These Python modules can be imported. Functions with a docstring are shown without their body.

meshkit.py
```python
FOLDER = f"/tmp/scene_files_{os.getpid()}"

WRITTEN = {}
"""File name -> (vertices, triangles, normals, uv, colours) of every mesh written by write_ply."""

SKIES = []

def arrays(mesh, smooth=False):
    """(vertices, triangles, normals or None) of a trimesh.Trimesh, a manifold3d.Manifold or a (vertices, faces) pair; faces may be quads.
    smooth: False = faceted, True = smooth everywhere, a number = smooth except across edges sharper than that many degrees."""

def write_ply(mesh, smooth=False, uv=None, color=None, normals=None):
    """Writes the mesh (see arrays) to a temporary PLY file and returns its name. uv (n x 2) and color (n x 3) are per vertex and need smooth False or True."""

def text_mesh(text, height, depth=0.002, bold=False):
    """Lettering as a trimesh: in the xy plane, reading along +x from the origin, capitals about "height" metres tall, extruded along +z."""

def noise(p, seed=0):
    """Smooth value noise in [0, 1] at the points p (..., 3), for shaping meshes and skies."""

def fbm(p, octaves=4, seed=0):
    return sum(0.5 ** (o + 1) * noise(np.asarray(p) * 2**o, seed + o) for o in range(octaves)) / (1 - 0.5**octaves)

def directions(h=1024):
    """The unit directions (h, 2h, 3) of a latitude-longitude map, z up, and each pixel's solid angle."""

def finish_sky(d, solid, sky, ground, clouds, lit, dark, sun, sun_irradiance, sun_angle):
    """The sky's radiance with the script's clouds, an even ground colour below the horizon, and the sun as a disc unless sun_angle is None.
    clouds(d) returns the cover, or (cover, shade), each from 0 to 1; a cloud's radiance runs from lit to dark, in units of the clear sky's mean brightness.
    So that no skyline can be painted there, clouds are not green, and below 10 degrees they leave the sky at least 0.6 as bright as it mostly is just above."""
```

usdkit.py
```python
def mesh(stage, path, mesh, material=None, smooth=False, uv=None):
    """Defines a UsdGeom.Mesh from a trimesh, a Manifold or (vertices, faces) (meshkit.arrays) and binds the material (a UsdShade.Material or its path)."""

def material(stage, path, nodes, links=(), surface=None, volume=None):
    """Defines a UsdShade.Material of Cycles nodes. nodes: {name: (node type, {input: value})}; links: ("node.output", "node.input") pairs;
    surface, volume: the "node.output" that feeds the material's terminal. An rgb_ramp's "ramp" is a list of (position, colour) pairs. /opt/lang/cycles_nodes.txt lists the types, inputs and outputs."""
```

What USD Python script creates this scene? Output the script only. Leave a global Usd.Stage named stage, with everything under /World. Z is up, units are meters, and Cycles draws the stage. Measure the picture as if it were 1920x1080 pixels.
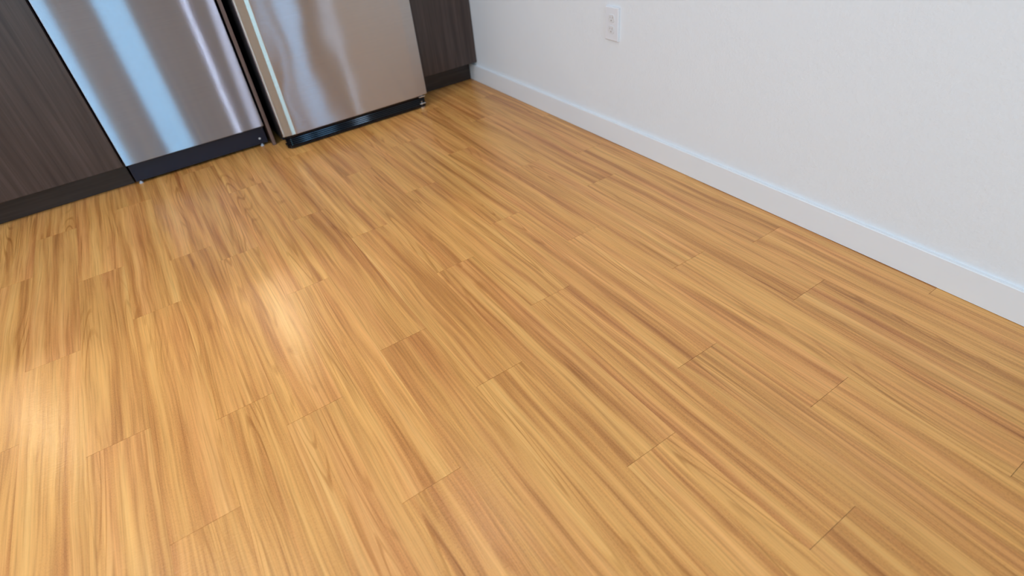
import math, random
import numpy as np
import trimesh
import usdkit, meshkit
from pxr import Gf, Sdf, Usd, UsdGeom, UsdLux, UsdShade

stage = Usd.Stage.CreateInMemory()
UsdGeom.SetStageUpAxis(stage, UsdGeom.Tokens.z)
UsdGeom.SetStageMetersPerUnit(stage, 1.0)
UsdGeom.Xform.Define(stage, "/World")
UsdGeom.Scope.Define(stage, "/World/Looks")
RNG = random.Random(7)

# ------------------------------------------------------------------ camera
CAM_H = 1.03
R = np.array([[0.8269910156, -0.5548870287, -0.0904778730],      # picture right
              [-0.4101937288, -0.4854542412, -0.7720591198],     # picture down
              [0.3844827237, 0.6755994117, -0.6290774753]])      # into the picture
cam = UsdGeom.Camera.Define(stage, "/World/Camera")
m4 = np.eye(4); m4[0, :3] = R[0]; m4[1, :3] = -R[1]; m4[2, :3] = -R[2]; m4[3, :3] = (0, 0, CAM_H)
cam.AddTransformOp().Set(Gf.Matrix4d(*m4.ravel().tolist()))
cam.CreateHorizontalApertureAttr(36.0)
cam.CreateVerticalApertureAttr(20.25)
cam.CreateFocalLengthAttr(1024.257 / 1920 * 36.0)
cam.CreateClippingRangeAttr(Gf.Vec2f(0.02, 100))
cam.CreateFStopAttr(2.2)
cam.CreateFocusDistanceAttr(1.5)
EXPOSURE = -0.48
cam.GetPrim().CreateAttribute("exposure", Sdf.ValueTypeNames.Float).Set(EXPOSURE)

# ------------------------------------------------------------------ sky and daylight
L_SKY = 0.5
L_WIN = dict(window_1=8.2, window_2=8.2, window_3=4.8, window_4=13.0, window_5=5.0, window_6=6.5)
L_CEIL = 92.0
L_PUCK = 800.0
DAY = (0.37, 0.88, 1.15)
DAY_BLUE = (0.30, 0.74, 1.36)
DAY_SOFT = (0.86, 0.96, 1.08)
TINT = dict(window_5=DAY_SOFT, window_3=DAY_BLUE, window_4=(0.58, 0.82, 1.15), window_6=DAY_BLUE)
WARM = (1.0, 0.80, 0.55)
CEIL = (0.95, 0.99, 1.12)
dome = UsdLux.DomeLight.Define(stage, "/World/Sky")
dome.CreateIntensityAttr(L_SKY); dome.CreateColorAttr(Gf.Vec3f(0.62, 0.86, 1.05))

# room dimensions (metres, the camera stands over the origin)
XR, XL = 1.525, -1.90          # right and left wall faces
YE, XX = 0.12, 3.30            # the right wall ends here; past its end the room goes on to this wall
YB, YF = 3.35, -4.20           # kitchen wall and the wall behind the camera
ZC = 2.45
BT, BH = 0.0122, 0.0885        # baseboard
FRONT = 2.773                  # cabinet fronts
TOE = 2.836

# ------------------------------------------------------------------ helpers
used = {}
def numbered(parent, name):
    k = (parent, name); used[k] = used.get(k, -1) + 1
    return name if used[k] == 0 else f"{name}_{used[k]:03d}"
def path_of(parent): return "/World" if parent is None else str(parent.GetPath())
def setd(p, label=None, cat=None, group=None, kind=None):
    for k, v in (("label", label), ("category", cat), ("group", group), ("kind", kind)):
        if v: p.SetCustomDataByKey(k, v)
    return p
def obj(name, mesh, mat, parent=None, smooth=False, uv=None, **d):
    base = path_of(parent)
    m = usdkit.mesh(stage, f"{base}/{numbered(base, name)}", mesh, M[mat], smooth=smooth, uv=uv)
    return setd(m.GetPrim(), **d)
def thing(name, label=None, cat=None, loc=(0, 0, 0), parent=None, **d):
    base = path_of(parent)
    x = UsdGeom.Xform.Define(stage, f"{base}/{numbered(base, name)}")
    x.AddTranslateOp().Set(Gf.Vec3d(*loc))
    return setd(x.GetPrim(), label=label, cat=cat, **d)
def copy(src, loc, **d):
    base = "/World"
    x = UsdGeom.Xform.Define(stage, f"{base}/{numbered(base, src.GetName())}")
    x.AddTranslateOp().Set(Gf.Vec3d(*loc))
    x.GetPrim().GetReferences().AddInternalReference(src.GetPath()); x.GetPrim().SetInstanceable(True)
    return setd(x.GetPrim(), **d)
def hull(p): return trimesh.convex.convex_hull(np.asarray(p, float))
def box(lo, hi, b=0.0):
    lo, hi = np.array(lo, float), np.array(hi, float)
    if b <= 0:
        return trimesh.creation.box(extents=hi - lo, transform=trimesh.transformations.translation_matrix((lo + hi) / 2))
    b = min(b, 0.49 * (hi - lo).min()); pts = []
    for sx in (0, 1):
        for sy in (0, 1):
            for sz in (0, 1):
                c = np.where([sx, sy, sz], hi, lo); d = np.where([sx, sy, sz], -b, b)
                for k in range(3):
                    q = c + d; q[k] = c[k]; pts.append(q)
                    q2 = c + d * 0.2929; q2[k] = (c + d)[k] if False else c[k] + d[k]; pts.append(q2)
    return hull(pts)
def cat(*ms): return trimesh.util.concatenate(list(ms))
def cyl(a, b, r, n=20):
    return trimesh.creation.cylinder(radius=r, segment=[a, b], sections=n)
def extrude_z(poly, z0, z1):
    """poly: (n,2) counter-clockwise outline in xy -> solid."""
    from shapely.geometry import Polygon
    m = trimesh.creation.extrude_polygon(Polygon(poly), z1 - z0, engine="earcut"); m.apply_translation((0, 0, z0)); return m

# ------------------------------------------------------------------ materials
M = {}
def mat(name, nodes, links, surface="p.BSDF"):
    M[name] = usdkit.material(stage, f"/World/Looks/{name}", nodes, links, surface=surface); return M[name]
def plain(name, color, rough=0.5, **k):
    return mat(name, {"p": ("principled_bsdf", {"base_color": color, "roughness": rough, **k})}, [])
def emit(name, color, strength):
    return mat(name, {"e": ("emission", {"color": color, "strength": strength})}, [], "e.emission")

# floor planks: uv = metres across and along the plank
mat("plank_wood", {
    "tc": ("texture_coordinate", {}), "s": ("separate_xyz", {}), "oi": ("object_info", {}),
    # slow sideways wander of the grain
    "vw": ("vector_math", {"math_type": "multiply", "vector2": (7.0, 1.6, 1.0)}),
    "nw": ("noise_texture", {"scale": 1.0, "detail": 2.0, "roughness": 0.5}),
    "wm": ("math", {"math_type": "multiply_add", "value2": 0.034, "value3": -0.017}),
    "u2": ("math", {"math_type": "add"}), "w": ("combine_xyz", {}),
    # broad bands
    "vb": ("vector_math", {"math_type": "multiply", "vector2": (34.0, 0.9, 1.0)}),
    "nb": ("noise_texture", {"scale": 1.0, "detail": 3.0, "roughness": 0.58}),
    "rb": ("rgb_ramp", {"ramp": [(0.27, (0.460, 0.176, 0.040)), (0.39, (0.645, 0.290, 0.074)), (0.50, (0.770, 0.380, 0.104)), (0.60, (0.835, 0.434, 0.124)), (0.72, (0.895, 0.500, 0.154))]}),
    # rosy zones
    "vh": ("vector_math", {"math_type": "multiply", "vector2": (15.0, 1.0, 1.0)}),
    "ah": ("vector_math", {"math_type": "add", "vector2": (5.0, 57.0, 9.0)}),
    "nh": ("noise_texture", {"scale": 1.0, "detail": 2.0}),
    "rh": ("rgb_ramp", {"ramp": [(0.45, (1.0, 1.0, 1.0)), (0.66, (0.99, 0.91, 0.98))]}),
    "mh": ("mix_color", {"blend_type": "multiply", "fac": 1.0, "use_clamp": False}),
    # fine streaks
    "vf": ("vector_math", {"math_type": "multiply", "vector2": (210.0, 5.0, 1.0)}),
    "nf": ("noise_texture", {"scale": 1.0, "detail": 3.0, "roughness": 0.6}),
    "rf": ("rgb_ramp", {"ramp": [(0.28, (0.80, 0.77, 0.72)), (0.5, (1.0, 1.0, 1.0)), (0.72, (1.10, 1.10, 1.10))]}),
    "mf": ("mix_color", {"blend_type": "multiply", "fac": 0.85, "use_clamp": False}),
    "vg": ("vector_math", {"math_type": "multiply", "vector2": (105.0, 1.5, 1.0)}),
    "ng": ("noise_texture", {"scale": 1.0, "detail": 2.0, "roughness": 0.55}),
    "rg": ("rgb_ramp", {"ramp": [(0.30, (0.74, 0.68, 0.60)), (0.42, (0.96, 0.95, 0.94)), (0.52, (1.0, 1.0, 1.0)), (0.66, (1.07, 1.08, 1.08))]}),
    "mg": ("mix_color", {"blend_type": "multiply", "fac": 0.75, "use_clamp": False}),
    # arched cathedral lines: level lines of a stretched noise
    "vc": ("vector_math", {"math_type": "multiply", "vector2": (13.0, 0.75, 1.0)}),
    "nc": ("noise_texture", {"scale": 1.0, "detail": 1.0, "roughness": 0.4}),
    "cm": ("math", {"math_type": "multiply", "value2": 120.0}), "cs": ("math", {"math_type": "sine"}),
    "rc": ("rgb_ramp", {"ramp": [(0.50, (0, 0, 0)), (0.97, (1, 1, 1))]}),
    "vk": ("vector_math", {"math_type": "multiply", "vector2": (16.0, 1.3, 1.0)}),
    "ak": ("vector_math", {"math_type": "add", "vector2": (31.0, 7.0, 3.0)}),
    "nk": ("noise_texture", {"scale": 1.0, "detail": 2.0}),
    "rk": ("rgb_ramp", {"ramp": [(0.50, (0, 0, 0)), (0.65, (0.95, 0.95, 0.95))]}),
    "km": ("math", {"math_type": "multiply"}),
    "mc": ("mix_color", {"blend_type": "multiply", "b": (0.74, 0.65, 0.52)}),
    # short dark pores
    "vp": ("vector_math", {"math_type": "multiply", "vector2": (620.0, 210.0, 1.0)}),
    "np": ("noise_texture", {"scale": 1.0, "detail": 2.0, "roughness": 0.6}),
    "rp": ("rgb_ramp", {"ramp": [(0.50, (0, 0, 0)), (0.66, (0.62, 0.62, 0.62))]}), "pm": ("math", {"math_type": "multiply"}), "pk": ("rgb_ramp", {"ramp": [(0.40, (1, 1, 1)), (0.58, (0.12, 0.12, 0.12))]}),
    "mp": ("mix_color", {"blend_type": "multiply", "b": (0.70, 0.62, 0.52)}),
    # tone of the single plank
    "hv": ("map_range", {"from_min": 0.0, "from_max": 1.0, "to_min": 0.955, "to_max": 1.04}),
    "hs": ("hsv", {"hue": 0.5, "saturation": 1.0}),
    "vr": ("vector_math", {"math_type": "multiply", "vector2": (60.0, 220.0, 1.0)}),
    "nr": ("noise_texture", {"scale": 1.0, "detail": 3.0, "roughness": 0.6}),
    "bp": ("bump", {"strength": 0.22, "distance": 0.0012}),
    "p": ("principled_bsdf", {"roughness": 0.40, "specular_ior_level": 0.5, "coat_weight": 0.30, "coat_roughness": 0.21, "coat_ior": 1.45}),
}, [("tc.UV", "s.vector"), ("tc.UV", "vw.vector1"), ("vw.vector", "nw.vector"), ("nw.fac", "wm.value1"), ("s.x", "u2.value1"), ("wm.value", "u2.value2"),
    ("u2.value", "w.x"), ("s.y", "w.y"),
    ("w.vector", "vb.vector1"), ("vb.vector", "nb.vector"), ("nb.fac", "rb.fac"),
    ("w.vector", "vf.vector1"), ("vf.vector", "nf.vector"), ("nf.fac", "rf.fac"), ("tc.UV", "vh.vector1"), ("vh.vector", "ah.vector1"), ("ah.vector", "nh.vector"), ("nh.fac", "rh.fac"), ("rb.color", "mh.a"), ("rh.color", "mh.b"), ("mh.result", "mf.a"), ("rf.color", "mf.b"),
    ("tc.UV", "vc.vector1"), ("vc.vector", "nc.vector"), ("nc.fac", "cm.value1"), ("cm.value", "cs.value1"), ("cs.value", "rc.fac"),
    ("tc.UV", "vk.vector1"), ("vk.vector", "ak.vector1"), ("ak.vector", "nk.vector"), ("nk.fac", "rk.fac"),
    ("rc.color", "km.value1"), ("rk.color", "km.value2"), ("km.value", "mc.fac"), ("w.vector", "vg.vector1"), ("vg.vector", "ng.vector"), ("ng.fac", "rg.fac"), ("mf.result", "mg.a"), ("rg.color", "mg.b"), ("mg.result", "mc.a"),
    ("tc.UV", "vp.vector1"), ("vp.vector", "np.vector"), ("np.fac", "rp.fac"), ("nb.fac", "pk.fac"), ("rp.color", "pm.value1"), ("pk.color", "pm.value2"), ("pm.value", "mp.fac"), ("mc.result", "mp.a"),
    ("oi.random", "hv.value"), ("hv.result", "hs.value"), ("mp.result", "hs.color"), ("hs.color", "p.base_color"),
    ("tc.UV", "vr.vector1"), ("vr.vector", "nr.vector"), ("nr.fac", "bp.height"), ("bp.normal", "p.normal"), ("bp.normal", "p.coat_normal")])
plain("underlay", (0.05, 0.035, 0.02), 0.9)

mat("wall_paint", {
    "g": ("geometry", {}), "n": ("noise_texture", {"scale": 120.0, "detail": 2.0, "roughness": 0.5}), "n2": ("noise_texture", {"scale": 45.0, "detail": 1.0}),
    "a": ("math", {"math_type": "add"}), "b": ("bump", {"strength": 0.35, "distance": 0.0025}),
    "p": ("principled_bsdf", {"base_color": (0.835, 0.884, 0.926), "roughness": 0.6, "specular_ior_level": 0.3})},
    [("g.position", "n.vector"), ("g.position", "n2.vector"), ("n.fac", "a.value1"), ("n2.fac", "a.value2"), ("a.value", "b.height"), ("b.normal", "p.normal")])
plain("trim_paint", (0.84, 0.885, 0.925), 0.42)
plain("ceiling_paint", (0.86, 0.87, 0.88), 0.8)
plain("taupe_paint", (0.36, 0.30, 0.26), 0.7)
plain("plate_plastic", (0.82, 0.85, 0.90), 0.35)
plain("socket_plastic", (0.77, 0.79, 0.82), 0.4)
plain("slot_dark", (0.40, 0.38, 0.37), 0.6)

def cabinet_wood(name, across, k=1.0):
    """dark wood laminate; across: the scale of the noise along x, y, z (small = along the grain)."""
    mat(name, {
        "g": ("geometry", {}), "v": ("vector_math", {"math_type": "multiply", "vector2": across}),
        "n": ("noise_texture", {"scale": 1.0, "detail": 4.0, "roughness": 0.6, "distortion": 0.2}),
        "r": ("rgb_ramp", {"ramp": [(0.30, (0.042 * k, 0.024 * k, 0.020 * k)), (0.5, (0.066 * k, 0.041 * k, 0.034 * k)), (0.72, (0.098 * k, 0.066 * k, 0.057 * k))]}),
        "b": ("bump", {"strength": 0.1, "distance": 0.001}),
        "p": ("principled_bsdf", {"roughness": 0.38, "specular_ior_level": 0.5})},
        [("g.position", "v.vector1"), ("v.vector", "n.vector"), ("n.fac", "r.fac"), ("r.color", "p.base_color"), ("n.fac", "b.height"), ("b.normal", "p.normal")])
cabinet_wood("cabinet_wood", (58.0, 58.0, 2.0), 0.86)
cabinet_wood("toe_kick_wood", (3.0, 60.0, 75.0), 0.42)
cabinet_wood("edge_wood", (75.0, 75.0, 2.2), 2.6)

def steel(name, color, rough, aniso):
    """steel brushed sideways: sharp across, smeared up and down."""
    mat(name, {
        "t": ("combine_xyz", {"x": 1.0, "y": 0.0, "z": 0.0}),
        "g": ("geometry", {}), "v": ("vector_math", {"math_type": "multiply", "vector2": (4.0, 4.0, 700.0)}),
        "n": ("noise_texture", {"scale": 1.0, "detail": 2.0}), "m": ("map_range", {"to_min": rough - 0.012, "to_max": rough + 0.012}),
        "p": ("glossy_bsdf", {"color": color, "anisotropy": aniso, "distribution": "ggx"})},
        [("t.vector", "p.tangent"), ("g.position", "v.vector1"), ("v.vector", "n.vector"), ("n.fac", "m.value"), ("m.result", "p.roughness")])
steel("brushed_steel", (0.455, 0.515, 0.65), 0.21, 0.92)
steel("fridge_steel", (0.56, 0.52, 0.49), 0.22, 0.86)
plain("black_plastic", (0.004, 0.0045, 0.007), 0.07, specular_ior_level=0.36)
plain("toe_plastic", (0.011, 0.015, 0.034), 0.34, specular_ior_level=0.4)
plain("black_metal", (0.006, 0.006, 0.007), 0.5)
plain("dark_gasket", (0.012, 0.012, 0.012), 0.8)
plain("chrome", (0.75, 0.78, 0.80), 0.18, metallic=1.0)
plain("pale_steel", (0.75, 0.76, 0.78), 0.4)
plain("clear_plastic", (0.55, 0.62, 0.72), 0.2)
plain("countertop_stone", (0.62, 0.60, 0.57), 0.25)
plain("backsplash", (0.90, 0.89, 0.87), 0.5)
plain("window_frame_white", (0.78, 0.78, 0.78), 0.4)
mat("window_glass", {"t": ("transparent_bsdf", {}), "g": ("glossy_bsdf", {"roughness": 0.0, "color": (1, 1, 1)}), "f": ("fresnel", {"IOR": 1.45}), "b": ("geometry", {}),
                     "k": ("math", {"math_type": "subtract", "value1": 1.0}), "x": ("math", {"math_type": "multiply"}), "m": ("mix_closure", {})},
    [("b.backfacing", "k.value2"), ("f.fac", "x.value1"), ("k.value", "x.value2"), ("x.value", "m.fac"), ("t.BSDF", "m.closure1"), ("g.BSDF", "m.closure2")], "m.closure")
emit("lamp_glow", CEIL, 12.0)
emit("puck_glow", WARM, 14.0)

# ================================================================== the room
floor = thing("floor", kind="structure")
PW, PL = 0.141, 0.8665
JOINT = {-5: 1.69, -4: 1.236, -3: 0.874, -2: 1.153, -1: 1.025, 0: 0.670, 1: 0.249, 2: 0.842, 3: 0.457, 4: 0.138, 5: 0.583, 6: 0.324, 7: 0.868, 8: 0.563, 9: 0.803, 10: 0.36, -6: 1.39}
seed = 0
far_v, far_f, far_uv = [], [], []
for k in range(-14, 24):
    x0, x1 = 0.063 + PW * k, 0.063 + PW * (k + 1)
    x0, x1 = max(x0, XL + 0.002), min(x1, XX - 0.002)
    if x1 - x0 < 0.01: continue
    if x0 < XR < x1: xs_row = ((x0, XR - BT + 0.006, YE, YB), (x0, x1, YF, YE - BT + 0.006))
    else: xs_row = ((x0, x1, YF, YB if x1 < XR + 0.01 else YE - BT + 0.006),)
    j = JOINT.get(k, RNG.uniform(0, PL))
    for x0, x1, ya, yb in xs_row:
        y = j + math.floor((ya - j) / PL) * PL
        while y < yb:
            a, b = max(y, ya + 0.002), min(y + PL, yb - 0.002)
            y += PL
            if b - a < 0.02: continue
            seed += 1
            dz = RNG.uniform(-0.00010, 0.0)
            X0, X1, Y0, Y1 = x0 + 0.00003, x1 - 0.00003, a + 0.00032, b - 0.00032
            v, uv = [], []
            so, su = seed * 11.37, seed * 3.11
            for ix, iy, z in ((0.00004, 0.00005, dz), (0.0, 0.0, dz - 0.0005), (0.0, 0.0, -0.006)):
                for (px, py) in ((X0 + ix, Y0 + iy), (X1 - ix, Y0 + iy), (X1 - ix, Y1 - iy), (X0 + ix, Y1 - iy)):
                    v.append((px, py, z)); uv.append((px - x0 + su, py - a + so))
            f = [(0, 1, 2), (0, 2, 3)]
            for r in (0, 4):
                for q in range(4):
                    t = (q + 1) % 4
                    f += [(r + q, r + 4 + q, r + 4 + t), (r + q, r + 4 + t, r + t)]
            if b < -2.2:      # far behind the camera: joined into one part
                far_f += [tuple(q + len(far_v) for q in t_) for t_ in f]; far_v += v; far_uv += uv
            else:
                obj("plank", (np.array(v), np.array(f)), "plank_wood", floor, uv=np.array(uv))
obj("plank_field", (np.array(far_v), np.array(far_f)), "plank_wood", floor, uv=np.array(far_uv), kind="stuff")
obj("underlay", box((XL, YF, -0.03), (XX, YB, -0.0061)), "underlay", floor)

def wall_with_openings(name, axis, face, out, lo, hi, openings, paint="wall_paint"):
    """A wall of one mesh: axis 'x' or 'y' is its normal; the openings are (a0, a1, z0, z1) along the wall."""
    from shapely.geometry import box as sbox
    poly = sbox(lo, 0.0, hi, ZC)
    for a0, a1, z0, z1 in openings: poly = poly.difference(sbox(a0, z0, a1, z1))
    m = trimesh.creation.extrude_polygon(poly, 0.12, engine="earcut")
    v = m.vertices.copy()
    if axis == "y":   # along x
        w = np.stack([v[:, 0], np.where(v[:, 2] > 0.06, face + out * 0.12, face), v[:, 1]], 1)
    else:
        w = np.stack([np.where(v[:, 2] > 0.06, face + out * 0.12, face), v[:, 0], v[:, 1]], 1)
    m = trimesh.Trimesh(w, m.faces, process=False); m.fix_normals()
    obj(name, m, paint, kind="structure")
WIN = {"window_1": ("y", YF, -1, (-1.60, -0.72, 0.25, 2.10)), "window_2": ("y", YF, -1, (-0.30, 0.13, 0.25, 2.10)),
       "window_3": ("y", YF, -1, (1.84, 2.22, 0.25, 2.10)), "window_4": ("y", YF, -1, (2.53, 2.83, 1.10, 1.70)), "window_6": ("y", YF, -1, (1.58, 1.80, 0.80, 1.90)), "window_5": ("x", XL, -1, (-0.60, 1.90, 0.95, 2.10))}
wall_with_openings("wall_left", "x", XL, -1, YF - 0.12, YB + 0.12, [WIN["window_5"][3]], "taupe_paint")
wall_with_openings("wall_kitchen", "y", YB, 1, XL, XR, [])
wall_with_openings("wall_front", "y", YF, -1, XL, XX, [w[3] for w in WIN.values() if w[0] == "y"])
wall_with_openings("wall_side", "x", XX, 1, YF - 0.12, YE + 0.12, [])
obj("wall_right", box((XR, YE, 0.0), (XR + 0.12, YB + 0.12, ZC)), "wall_paint", kind="structure")
obj("wall_return", box((XR + 0.12, YE, 0.0), (XX, YE + 0.12, ZC)), "wall_paint", kind="structure")
obj("ceiling", box((XL - 0.12, YF - 0.12, ZC), (XX + 0.12, YB + 0.12, ZC + 0.1)), "ceiling_paint", kind="structure")

def window(name, axis, face, out, span):
    a0, a1, z0, z1 = span
    w = thing(name, kind="structure")
    def B(p0, p1, q0, q1, z0_, z1_):      # p along, q through (0 at the face, + outwards)
        qa, qb = sorted((face + out * q0, face + out * q1))
        return box((p0, qa, z0_), (p1, qb, z1_), 0.003) if axis == "y" else box((qa, p0, z0_), (qb, p1, z1_), 0.003)
    t = 0.035
    for s in (B(a0, a0 + t, 0.03, 0.09, z0, z1), B(a1 - t, a1, 0.03, 0.09, z0, z1), B(a0 + t, a1 - t, 0.03, 0.09, z0, z0 + t), B(a0 + t, a1 - t, 0.03, 0.09, z1 - t, z1)):
        obj("frame", s, "window_frame_white", w)
    obj("pane", B(a0 + t, a1 - t, 0.055, 0.062, z0 + t, z1 - t), "window_glass", w)
    li = UsdLux.RectLight.Define(stage, f"{w.GetPath()}/daylight")
    li.CreateWidthAttr(a1 - a0 - 2 * t); li.CreateHeightAttr(z1 - z0 - 2 * t)
    li.CreateIntensityAttr(L_WIN[name]); li.CreateColorAttr(Gf.Vec3f(*TINT.get(name, DAY)))
    c = np.array([(a0 + a1) / 2, face + out * 0.10, (z0 + z1) / 2]) if axis == "y" else np.array([face + out * 0.10, (a0 + a1) / 2, (z0 + z1) / 2])
    inward = np.array([0, -out, 0.0]) if axis == "y" else np.array([-out, 0, 0.0])
    bz = -inward; by = np.array([0, 0, 1.0]); bx = np.cross(by, bz)
    mm = np.eye(4); mm[0, :3], mm[1, :3], mm[2, :3], mm[3, :3] = bx, by, bz, c
    UsdGeom.Xformable(li).AddTransformOp().Set(Gf.Matrix4d(*mm.ravel().tolist()))
for n, a in WIN.items(): window(n, *a)

# baseboards
def baseboard(name, x_face, sgn, y0, y1):
    z0 = 0.0014
    p = [(0, z0), (BT, z0), (BT, BH - 0.0022), (BT - 0.0022, BH), (0, BH)]
    v = [(x_face + sgn * q, y, z) for y in (y0, y1) for q, z in p]
    obj(name, hull(v), "trim_paint", kind="structure")
baseboard("baseboard_right", XR, -1, YE - BT, TOE + 0.015)
obj("baseboard_return", box((XR + 0.0005, YE - BT, 0.0014), (XX - BT - 0.0005, YE, BH), 0.002), "trim_paint", kind="structure")
baseboard("baseboard_side", XX, -1, YF + BT + 0.0005, YE - BT - 0.0005)
baseboard("baseboard_left", XL, 1, YF, YB)
obj("baseboard_front", box((XL + BT, YF, 0.0014), (XX - BT, YF + BT, BH), 0.002), "trim_paint", kind="structure")

# ================================================================== kitchen run
# left base cabinet
def base_cabinet(x0, x1, label):
    c = thing("base_cabinet", label, "cabinet", ((x0 + x1) / 2, FRONT, 0))
    o = np.array([(x0 + x1) / 2, FRONT, 0])
    L = lambda a, b, bev=0.0015: box(np.array(a) - o, np.array(b) - o, bev)
    obj("body", L((x0, FRONT + 0.021, 0.105), (x1, YB - 0.002, 0.870)), "cabinet_wood", c)
    d = obj("door", L((x0 + 0.0015, FRONT, 0.1035), (x1 - 0.0015, FRONT + 0.020, 0.866)), "cabinet_wood", c)
    obj("handle", cat(cyl((-0.08, -0.030, 0.822), (0.08, -0.030, 0.822), 0.005), cyl((-0.06, -0.030, 0.822), (-0.06, 0.0, 0.822), 0.004), cyl((0.06, -0.030, 0.822), (0.06, 0.0, 0.822), 0.004)), "chrome", d, smooth=40)
    obj("toe_kick", L((x0, TOE, 0.0005), (x1, TOE + 0.016, 0.1045)), "toe_kick_wood", c)
base_cabinet(-0.880, -0.2635, "dark wood-grain base cabinet standing left of the dishwasher")
base_cabinet(-1.500, -0.8820, "dark wood-grain base cabinet farthest left along the kitchen run")

# dishwasher
DX0, DX1, DY = -0.2565, 0.3365, 2.762
DT = 2.806                      # front of the toe panel
dw = thing("dishwasher", "stainless dishwasher with bright vertical reflections and black toe panel", "dishwasher", ((DX0 + DX1) / 2, DY, 0))
o = np.array([(DX0 + DX1) / 2, DY, 0])
L = lambda a, b, bev=0.0015: box(np.array(a) - o, np.array(b) - o, bev)
obj("body", L((DX0 + 0.004, DY + 0.045, 0.050), (DX1 - 0.004, YB - 0.03, 0.862)), "black_metal", dw)
def wavy_panel(x0, x1, z0, z1, front, depth_fn, nx, nz):
    """an upright sheet: front(x, z) is its y; closed by a back at depth."""
    xs, zs = np.array(nx), np.array(nz)
    Xg, Zg = np.meshgrid(xs, zs, indexing="ij")
    Yg = front(Xg, Zg); n, m = Xg.shape
    a = np.stack([Xg, Yg, Zg], -1).reshape(-1, 3); b = np.stack([Xg, depth_fn(Xg), Zg], -1).reshape(-1, 3)
    v = np.vstack([a, b]); N = n * m; f = []
    i = lambda p, q: p * m + q
    for p in range(n - 1):
        for q in range(m - 1):
            f += [(i(p, q), i(p + 1, q), i(p + 1, q + 1)), (i(p, q), i(p + 1, q + 1), i(p, q + 1))]
            f += [(N + i(p, q), N + i(p + 1, q + 1), N + i(p + 1, q)), (N + i(p, q), N + i(p, q + 1), N + i(p + 1, q + 1))]
    ring = [i(p, 0) for p in range(n)] + [i(n - 1, q) for q in range(1, m)] + [i(p, m - 1) for p in range(n - 2, -1, -1)] + [i(0, q) for q in range(m - 2, 0, -1)]
    for s, t in zip(ring, ring[1:] + ring[:1]): f += [(s, N + s, N + t), (s, N + t, t)]
    return trimesh.Trimesh(v, np.array(f), process=False)
def edge_steps(a, b, r, n): 
    e = r * (1 - np.cos(np.linspace(0, math.pi / 2, 6)))
    return np.unique(np.round(np.r_[a + e, np.linspace(a + r, b - r, n), b - e], 6))
def rounded(t, a, b, r):
    d = np.minimum(t - a, b - t); q = np.clip(1 - d / r, 0, 1)
    return r * (1 - np.sqrt(np.clip(1 - q * q, 0, 1)))
def dw_front(x, z):
    p = np.stack([x * 2.2, z * 0.8, 0 * x + 4.0], -1)
    return 0.0 + rounded(x + o[0], DX0, DX1, 0.003) + rounded(z, 0.105, 0.862, 0.003) + 0.0008 * meshkit.fbm(p, 2, seed=3)
dm = wavy_panel(0, 0, 0, 0, dw_front, lambda x: 0 * x + 0.040, edge_steps(DX0, DX1, 0.003, 40) - o[0], edge_steps(0.105, 0.862, 0.003, 40))
obj("door", dm, "brushed_steel", dw, smooth=50)
obj("handle", cat(cyl((-0.26, -0.045, 0.79), (0.26, -0.045, 0.79), 0.010), cyl((-0.23, -0.045, 0.79), (-0.23, 0.001, 0.79), 0.007), cyl((0.23, -0.045, 0.79), (0.23, 0.001, 0.79), 0.007)), "chrome", dw, smooth=40)
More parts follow.
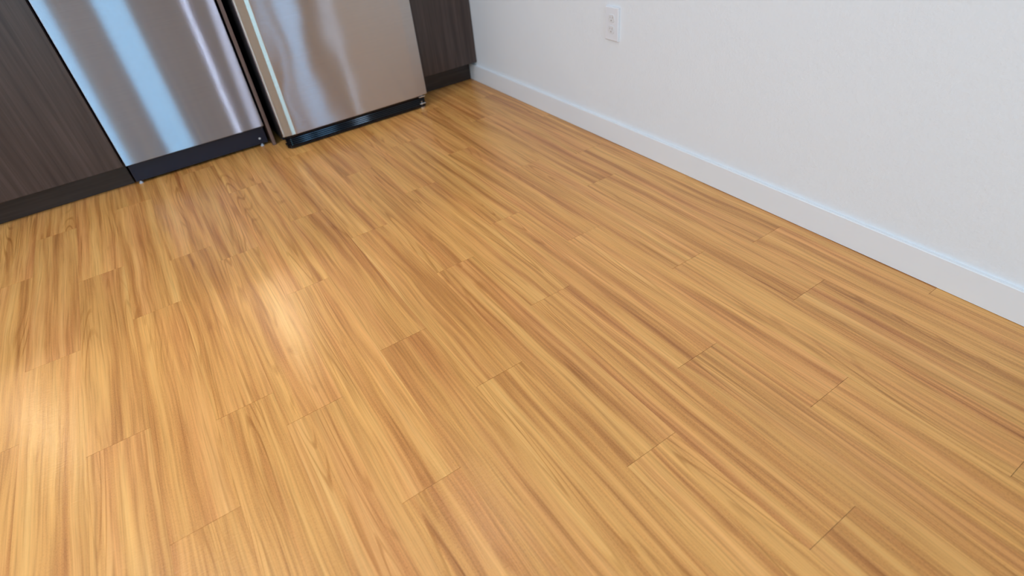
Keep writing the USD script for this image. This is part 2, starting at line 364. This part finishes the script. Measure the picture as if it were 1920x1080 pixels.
obj("toe_panel", cat(L((DX0 + 0.002, DT, 0.012), (DX1 - 0.002, DT + 0.014, 0.092), 0.002), L((DX0 + 0.002, DT - 0.004, 0.088), (DX1 - 0.002, DT + 0.014, 0.0955), 0.002)), "toe_plastic", dw)
for sx in (0.3020,):
    c0 = np.array([sx, DT, 0.0394]) - o
    obj("screw", cat(cyl(c0 + [0, 0.001, 0], c0 - [0, 0.0022, 0], 0.005, 14), box(c0 + [-0.004, -0.0028, -0.0008], c0 + [0.004, -0.0020, 0.0008])), "pale_steel", dw, label="small pale screw")
for sx in (-0.2390, 0.3040):
    c0 = np.array([sx, 2.812, 0.0]) - o
    obj("foot", cat(cyl(c0 + [0, 0, 0.0003], c0 + [0, 0, 0.006], 0.008, 16), cyl(c0 + [0, 0, 0.006], c0 + [0, 0, 0.014], 0.004, 12)), "clear_plastic", dw, label="pale levelling foot")

# end panel
ep = thing("end_panel", "thin dark wood panel standing between dishwasher and refrigerator", "cabinet panel", (0.3535, FRONT, 0))
obj("panel", box((-0.0080, 0.0, 0.0005), (0.0080, YB - FRONT - 0.002, 0.870), 0.001), "cabinet_wood", ep)
obj("edge_band", box((-0.0080, -0.001, 0.0005), (0.0080, -0.0001, 0.870), 0.0003), "edge_wood", ep, label="paler front edge band")

# refrigerator
FX0, FX1, FY = 0.384, 1.140, 2.640
fr = thing("refrigerator", "stainless refrigerator with rounded door edge and black slotted base grille", "refrigerator", ((FX0 + FX1) / 2, FY, 0))
o = np.array([(FX0 + FX1) / 2, FY, 0])
L = lambda a, b, bev=0.002: box(np.array(a) - o, np.array(b) - o, bev)
obj("body", L((FX0 + 0.004, FY + 0.078, 0.030), (FX1 - 0.004, YB - 0.03, 1.700)), "black_metal", fr)
hw = (FX1 - FX0) / 2
def fridge_door(name, z0, z1):
    def front(x, z):
        d = hw - np.abs(x)                                     # distance from the side edge
        # the front, a narrow bevel (6.8 degrees), then a wider facet that falls back to the side (8.2 degrees)
        t1, t2 = math.tan(math.radians(6.83)), math.tan(math.radians(8.16))
        bend = lambda at, w: 0.5 / w * np.clip(at + w / 2 - d, 0, w) ** 2 + np.maximum(at - w / 2 - d, 0)
        bev = t1 * bend(0.0605, 0.004) + (t2 - t1) * bend(0.0430, 0.004)
        calm = np.clip((d - 0.055) / 0.05, 0, 1)
        bev = bev + rounded(x, -hw, hw, 0.006)
        p = np.stack([(x + 3) * 5.0, z * 4.6, 0 * x + 1.0], -1)
        return bev + rounded(z, z0, z1, 0.004) + 0.0019 * calm * (meshkit.fbm(p, 2, seed=5) - 0.5)
    xs = np.unique(np.round(np.r_[np.linspace(-hw, -hw + 0.006, 7), np.linspace(-hw + 0.008, -hw + 0.066, 59), np.linspace(-hw + 0.07, hw - 0.07, 60), np.linspace(hw - 0.066, hw - 0.008, 59), np.linspace(hw - 0.006, hw, 7)], 6))
    d = wavy_panel(0, 0, 0, 0, front, lambda x: 0 * x + 0.030, xs, edge_steps(z0, z1, 0.004, 60))
    dr = obj(name, d, "fridge_steel", fr, smooth=45)
    obj("liner", box((-hw + 0.001, 0.0301, z0 + 0.002), (hw - 0.001, 0.066, z1 - 0.002), 0.002), "black_metal", dr)
    obj("gasket", box((-hw + 0.02, 0.0661, z0 + 0.012), (hw - 0.02, 0.0779, z1 - 0.012)), "dark_gasket", dr)
    return dr
lower = fridge_door("door", 0.066, 1.160)
upper = fridge_door("door", 1.168, 1.695)
for d_, z0, z1 in ((lower, 0.70, 1.08), (upper, 1.24, 1.55)):
    obj("handle", cat(cyl((-hw + 0.09, -0.05, z0), (-hw + 0.09, -0.05, z1), 0.011), cyl((-hw + 0.09, -0.05, z0 + 0.03), (-hw + 0.09, 0.003, z0 + 0.03), 0.008), cyl((-hw + 0.09, -0.05, z1 - 0.03), (-hw + 0.09, 0.003, z1 - 0.03), 0.008)), "chrome", d_, smooth=40)
# base grille: a black frame with a rounded left and right end, slats across it
gx, gz0, gz1 = hw - 0.008, 0.005, 0.060
def grille_outline(inset=0.0, dx=0.0):
    r = 0.026; pts = []
    for k in range(9):
        a = math.pi + k / 8 * math.pi / 2
        pts.append((-gx + r + (r - inset) * math.cos(a), 0.012 + r + (r - inset) * math.sin(a)))
    for k in range(9):
        a = 1.5 * math.pi + k / 8 * math.pi / 2
        pts.append((gx - r + (r - inset) * math.cos(a), 0.012 + r + (r - inset) * math.sin(a)))
    return pts + [(gx - inset, 0.070), (-gx + inset, 0.070)]
gr = thing("grille", parent=fr)
obj("frame", cat(extrude_z(grille_outline(0.0), gz0, gz0 + 0.011), extrude_z(grille_outline(0.0), gz1 - 0.006, gz1), extrude_z(grille_outline(0.016), gz0 + 0.002, gz1 - 0.002)), "black_plastic", gr, smooth=30)
for k in range(4):
    z = gz0 + 0.0155 + k * 0.0088
    pr = grille_outline(0.003)[:-2]
    secs = []
    ov = [(-0.0021, -0.0021), (-0.0009276, 0.0021), (0.008, 0.0023), (0.008, -0.0023)]
    outl = np.array(pr); V, F = [], []
    tang = np.gradient(outl, axis=0); nrm = np.stack([tang[:, 1], -tang[:, 0]], 1); nrm /= np.linalg.norm(nrm, axis=1)[:, None]
    for (p_, n_) in zip(outl, nrm):
        for a_, b_ in ov: V.append((p_[0] - n_[0] * a_, p_[1] - n_[1] * a_, z + b_))
    m_ = len(ov)
    for s_ in range(len(outl) - 1):
        for t_ in range(m_):
            u_ = (t_ + 1) % m_
            F += [(s_ * m_ + t_, (s_ + 1) * m_ + t_, (s_ + 1) * m_ + u_), (s_ * m_ + t_, (s_ + 1) * m_ + u_, s_ * m_ + u_)]
    sl = trimesh.Trimesh(np.array(V), np.array(F), process=False); sl.fix_normals()
    obj("slat", sl, "black_plastic", gr, smooth=35)
# hinge bracket and foot at the right
obj("hinge_bracket", cat(L((FX1 - 0.050, FY + 0.008, 0.0555), (FX1 - 0.014, FY + 0.060, 0.0600), 0.001), cyl(np.array([FX1 - 0.030, FY + 0.022, 0.058]) - o, np.array([FX1 - 0.030, FY + 0.022, 0.0665]) - o, 0.007)), "chrome", fr, smooth=35, label="bright hinge bracket under the door")
obj("foot", cat(cyl(np.array([FX1 - 0.036, FY + 0.018, 0.0005]) - o, np.array([FX1 - 0.036, FY + 0.018, 0.006]) - o, 0.012), cyl(np.array([FX1 - 0.036, FY + 0.018, 0.006]) - o, np.array([FX1 - 0.036, FY + 0.018, 0.034]) - o, 0.0045), L((FX1 - 0.050, FY + 0.008, 0.0205), (FX1 - 0.016, FY + 0.024, 0.0255), 0.0015)), "chrome", fr, smooth=35, label="bright metal levelling foot")
for sx in (FX0 + 0.05, FX1 - 0.05):
    for yy in (YB - 0.10, FY + 0.16):
        c0 = np.array([sx, yy, 0.0]) - o
        obj("roller", cyl(c0 + [-0.012, 0, 0.0165], c0 + [0.012, 0, 0.0165], 0.016), "dark_gasket", fr, smooth=40)

# tall cabinet between the refrigerator and the white wall
TX0, TX1 = 1.165, XR - 0.0015
tc = thing("tall_cabinet", "dark wood-grain tall cabinet between refrigerator and white wall", "cabinet", ((TX0 + TX1) / 2, FRONT, 0))
o = np.array([(TX0 + TX1) / 2, FRONT, 0])
L = lambda a, b, bev=0.0015: box(np.array(a) - o, np.array(b) - o, bev)
obj("body", L((TX0, FRONT + 0.021, 0.108), (TX1, YB - 0.002, 2.300)), "cabinet_wood", tc)
obj("door", L((TX0 + 0.002, FRONT, 0.107), (TX1 - 0.001, FRONT + 0.020, 1.30)), "cabinet_wood", tc)
obj("door", L((TX0 + 0.002, FRONT, 1.304), (TX1 - 0.001, FRONT + 0.020, 2.297)), "cabinet_wood", tc)
obj("toe_kick", L((TX0, TOE + 0.010, 0.0005), (XR - BT - 0.0008, TOE + 0.026, 0.1075)), "toe_kick_wood", tc)
# worktop, splashback, upper cabinets (outside the frame; they shade and mirror in the floor)
wt = thing("worktop", "pale stone worktop lying over the dishwasher and base cabinets", "worktop", (-0.57, 3.04, 0.8705))
obj("slab", box((-0.94, 2.735 - 3.04, 0), (0.932, YB - 3.04 - 0.012, 0.04), 0.003), "countertop_stone", wt)
obj("upstand", box((-0.94, YB - 3.04 - 0.0115, 0.0), (0.932, YB - 3.04 - 0.0005, 0.499), 0.001), "backsplash", wt)
def wall_cabinet(x0, x1, y0, z0, z1, label):
    c = thing("wall_cabinet", label, "cabinet", ((x0 + x1) / 2, y0, z0))
    w = (x1 - x0) / 2; d = YB - y0
    obj("body", box((-w, 0.021, 0), (w, d - 0.002, z1 - z0), 0.001), "cabinet_wood", c)
    obj("door", box((-w + 0.0015, 0, 0), (-0.0015, 0.020, z1 - z0), 0.0015), "cabinet_wood", c)
    obj("door", box((0.0015, 0, 0), (w - 0.0015, 0.020, z1 - z0), 0.0015), "cabinet_wood", c)
wall_cabinet(-0.262, 0.362, 3.02, 1.371, 2.300, "dark wood wall cabinet above the dishwasher")
wall_cabinet(-0.880, -0.264, 3.02, 1.371, 2.300, "dark wood wall cabinet left of the one above the dishwasher")
wall_cabinet(-1.500, -0.882, 3.02, 1.371, 2.300, "dark wood wall cabinet farthest left above the worktop")
wall_cabinet(0.366, 1.161, 2.78, 1.780, 2.300, "dark wood wall cabinet above the refrigerator")

# under-cabinet puck lamps
def lamp(name, label, cat_, loc, r, glow, intensity, color, group, rim):
    t = thing(name, label, cat_, loc, group=group)
    obj("rim", trimesh.creation.annulus(r_min=r, r_max=r * rim, height=0.008, sections=40, transform=trimesh.transformations.translation_matrix((0, 0, -0.0045))), "chrome" if name == "puck_lamp" else "window_frame_white", t, smooth=40)
    obj("diffuser", trimesh.creation.cylinder(radius=r * 0.99, height=0.004, sections=40, transform=trimesh.transformations.translation_matrix((0, 0, -0.0025))), glow, t)
    li = UsdLux.DiskLight.Define(stage, f"{t.GetPath()}/light")
    li.CreateRadiusAttr(r * 0.97); li.CreateIntensityAttr(intensity); li.CreateColorAttr(Gf.Vec3f(*color))
    li.AddTranslateOp().Set(Gf.Vec3d(0, 0, -0.0062))
    return t
for nm, x, y in (("under the wall cabinet above the dishwasher", 0.08, 3.262), ("under the wall cabinet farthest left", -1.36, 3.235)):
    lamp("puck_lamp", "small round warm lamp " + nm, "lamp", (x, y, 1.3705), 0.036, "puck_glow", L_PUCK, WARM, None, 1.15)
for nm, x, y, r, k in (("in front of the refrigerator", 0.58, 1.69, 0.05, 1.8), ("in front of the base cabinets", -1.10, 1.69, 0.10, 2.1),                        ("over the middle of the floor", -1.10, 0.19, 0.10, 1.2), ("behind the camera, in line with the one by the refrigerator", 0.58, -1.31, 0.028, 13.0), ("behind the camera, by the left wall", -1.10, -1.31, 0.10, 1.0)):
    lamp("ceiling_lamp", "round recessed white ceiling lamp " + nm, "lamp", (x, y, ZC - 0.0003), r, "lamp_glow", L_CEIL * k, CEIL, None, 1.2)

# ================================================================== the outlet
OX, OY, OZ = XR, 1.672, 0.4665
ow, oh = 0.0365, 0.0597
ot = thing("wall_outlet", "white duplex power outlet low on the white wall", "outlet", (OX, OY, OZ))
def wallbox(y0, y1, z0, z1, d0, d1, b): return box((-d1, y0, z0), (-d0, y1, z1), b)
v = [(-0.0003, sy * ow, sz * oh) for sy in (-1, 1) for sz in (-1, 1)] + [(-0.0078, sy * (ow - 0.0008), sz * (oh - 0.0008)) for sy in (-1, 1) for sz in (-1, 1)] + [(-0.0100, sy * (ow - 0.0035), sz * (oh - 0.0035)) for sy in (-1, 1) for sz in (-1, 1)]
obj("plate", hull(v), "plate_plastic", ot)
for s in (1, -1):
    zc = s * 0.0195
    prof = []
    for k in range(32):
        a = 2 * math.pi * k / 32
        prof.append((0.0172 * math.cos(a), max(-0.0138, min(0.0138, 0.0172 * math.sin(a)))))
    prof = np.array(prof)
    rc = obj("receptacle", hull([(-x, y, zc + z) for x, k2 in ((0.0098, 1.0), (0.0112, 1.0), (0.0118, 0.95)) for y, z in prof * k2]), "socket_plastic", ot)
    obj("slot", wallbox(-0.0072, -0.0054, zc + 0.0005, zc + 0.0085, 0.0112, 0.01195, 0), "slot_dark", rc)
    obj("slot", wallbox(0.0054, 0.0072, zc + 0.0015, zc + 0.0080, 0.0112, 0.01195, 0), "slot_dark", rc)
    obj("ground_hole", cyl((-0.0112, 0.0, zc - 0.0065), (-0.01195, 0.0, zc - 0.0065), 0.0026, 14), "slot_dark", rc)
obj("screw", cat(cyl((-0.0098, 0, 0), (-0.0108, 0, 0), 0.0032, 14), box((-0.0111, -0.0026, -0.0005), (-0.0107, 0.0026, 0.0005))), "plate_plastic", ot)
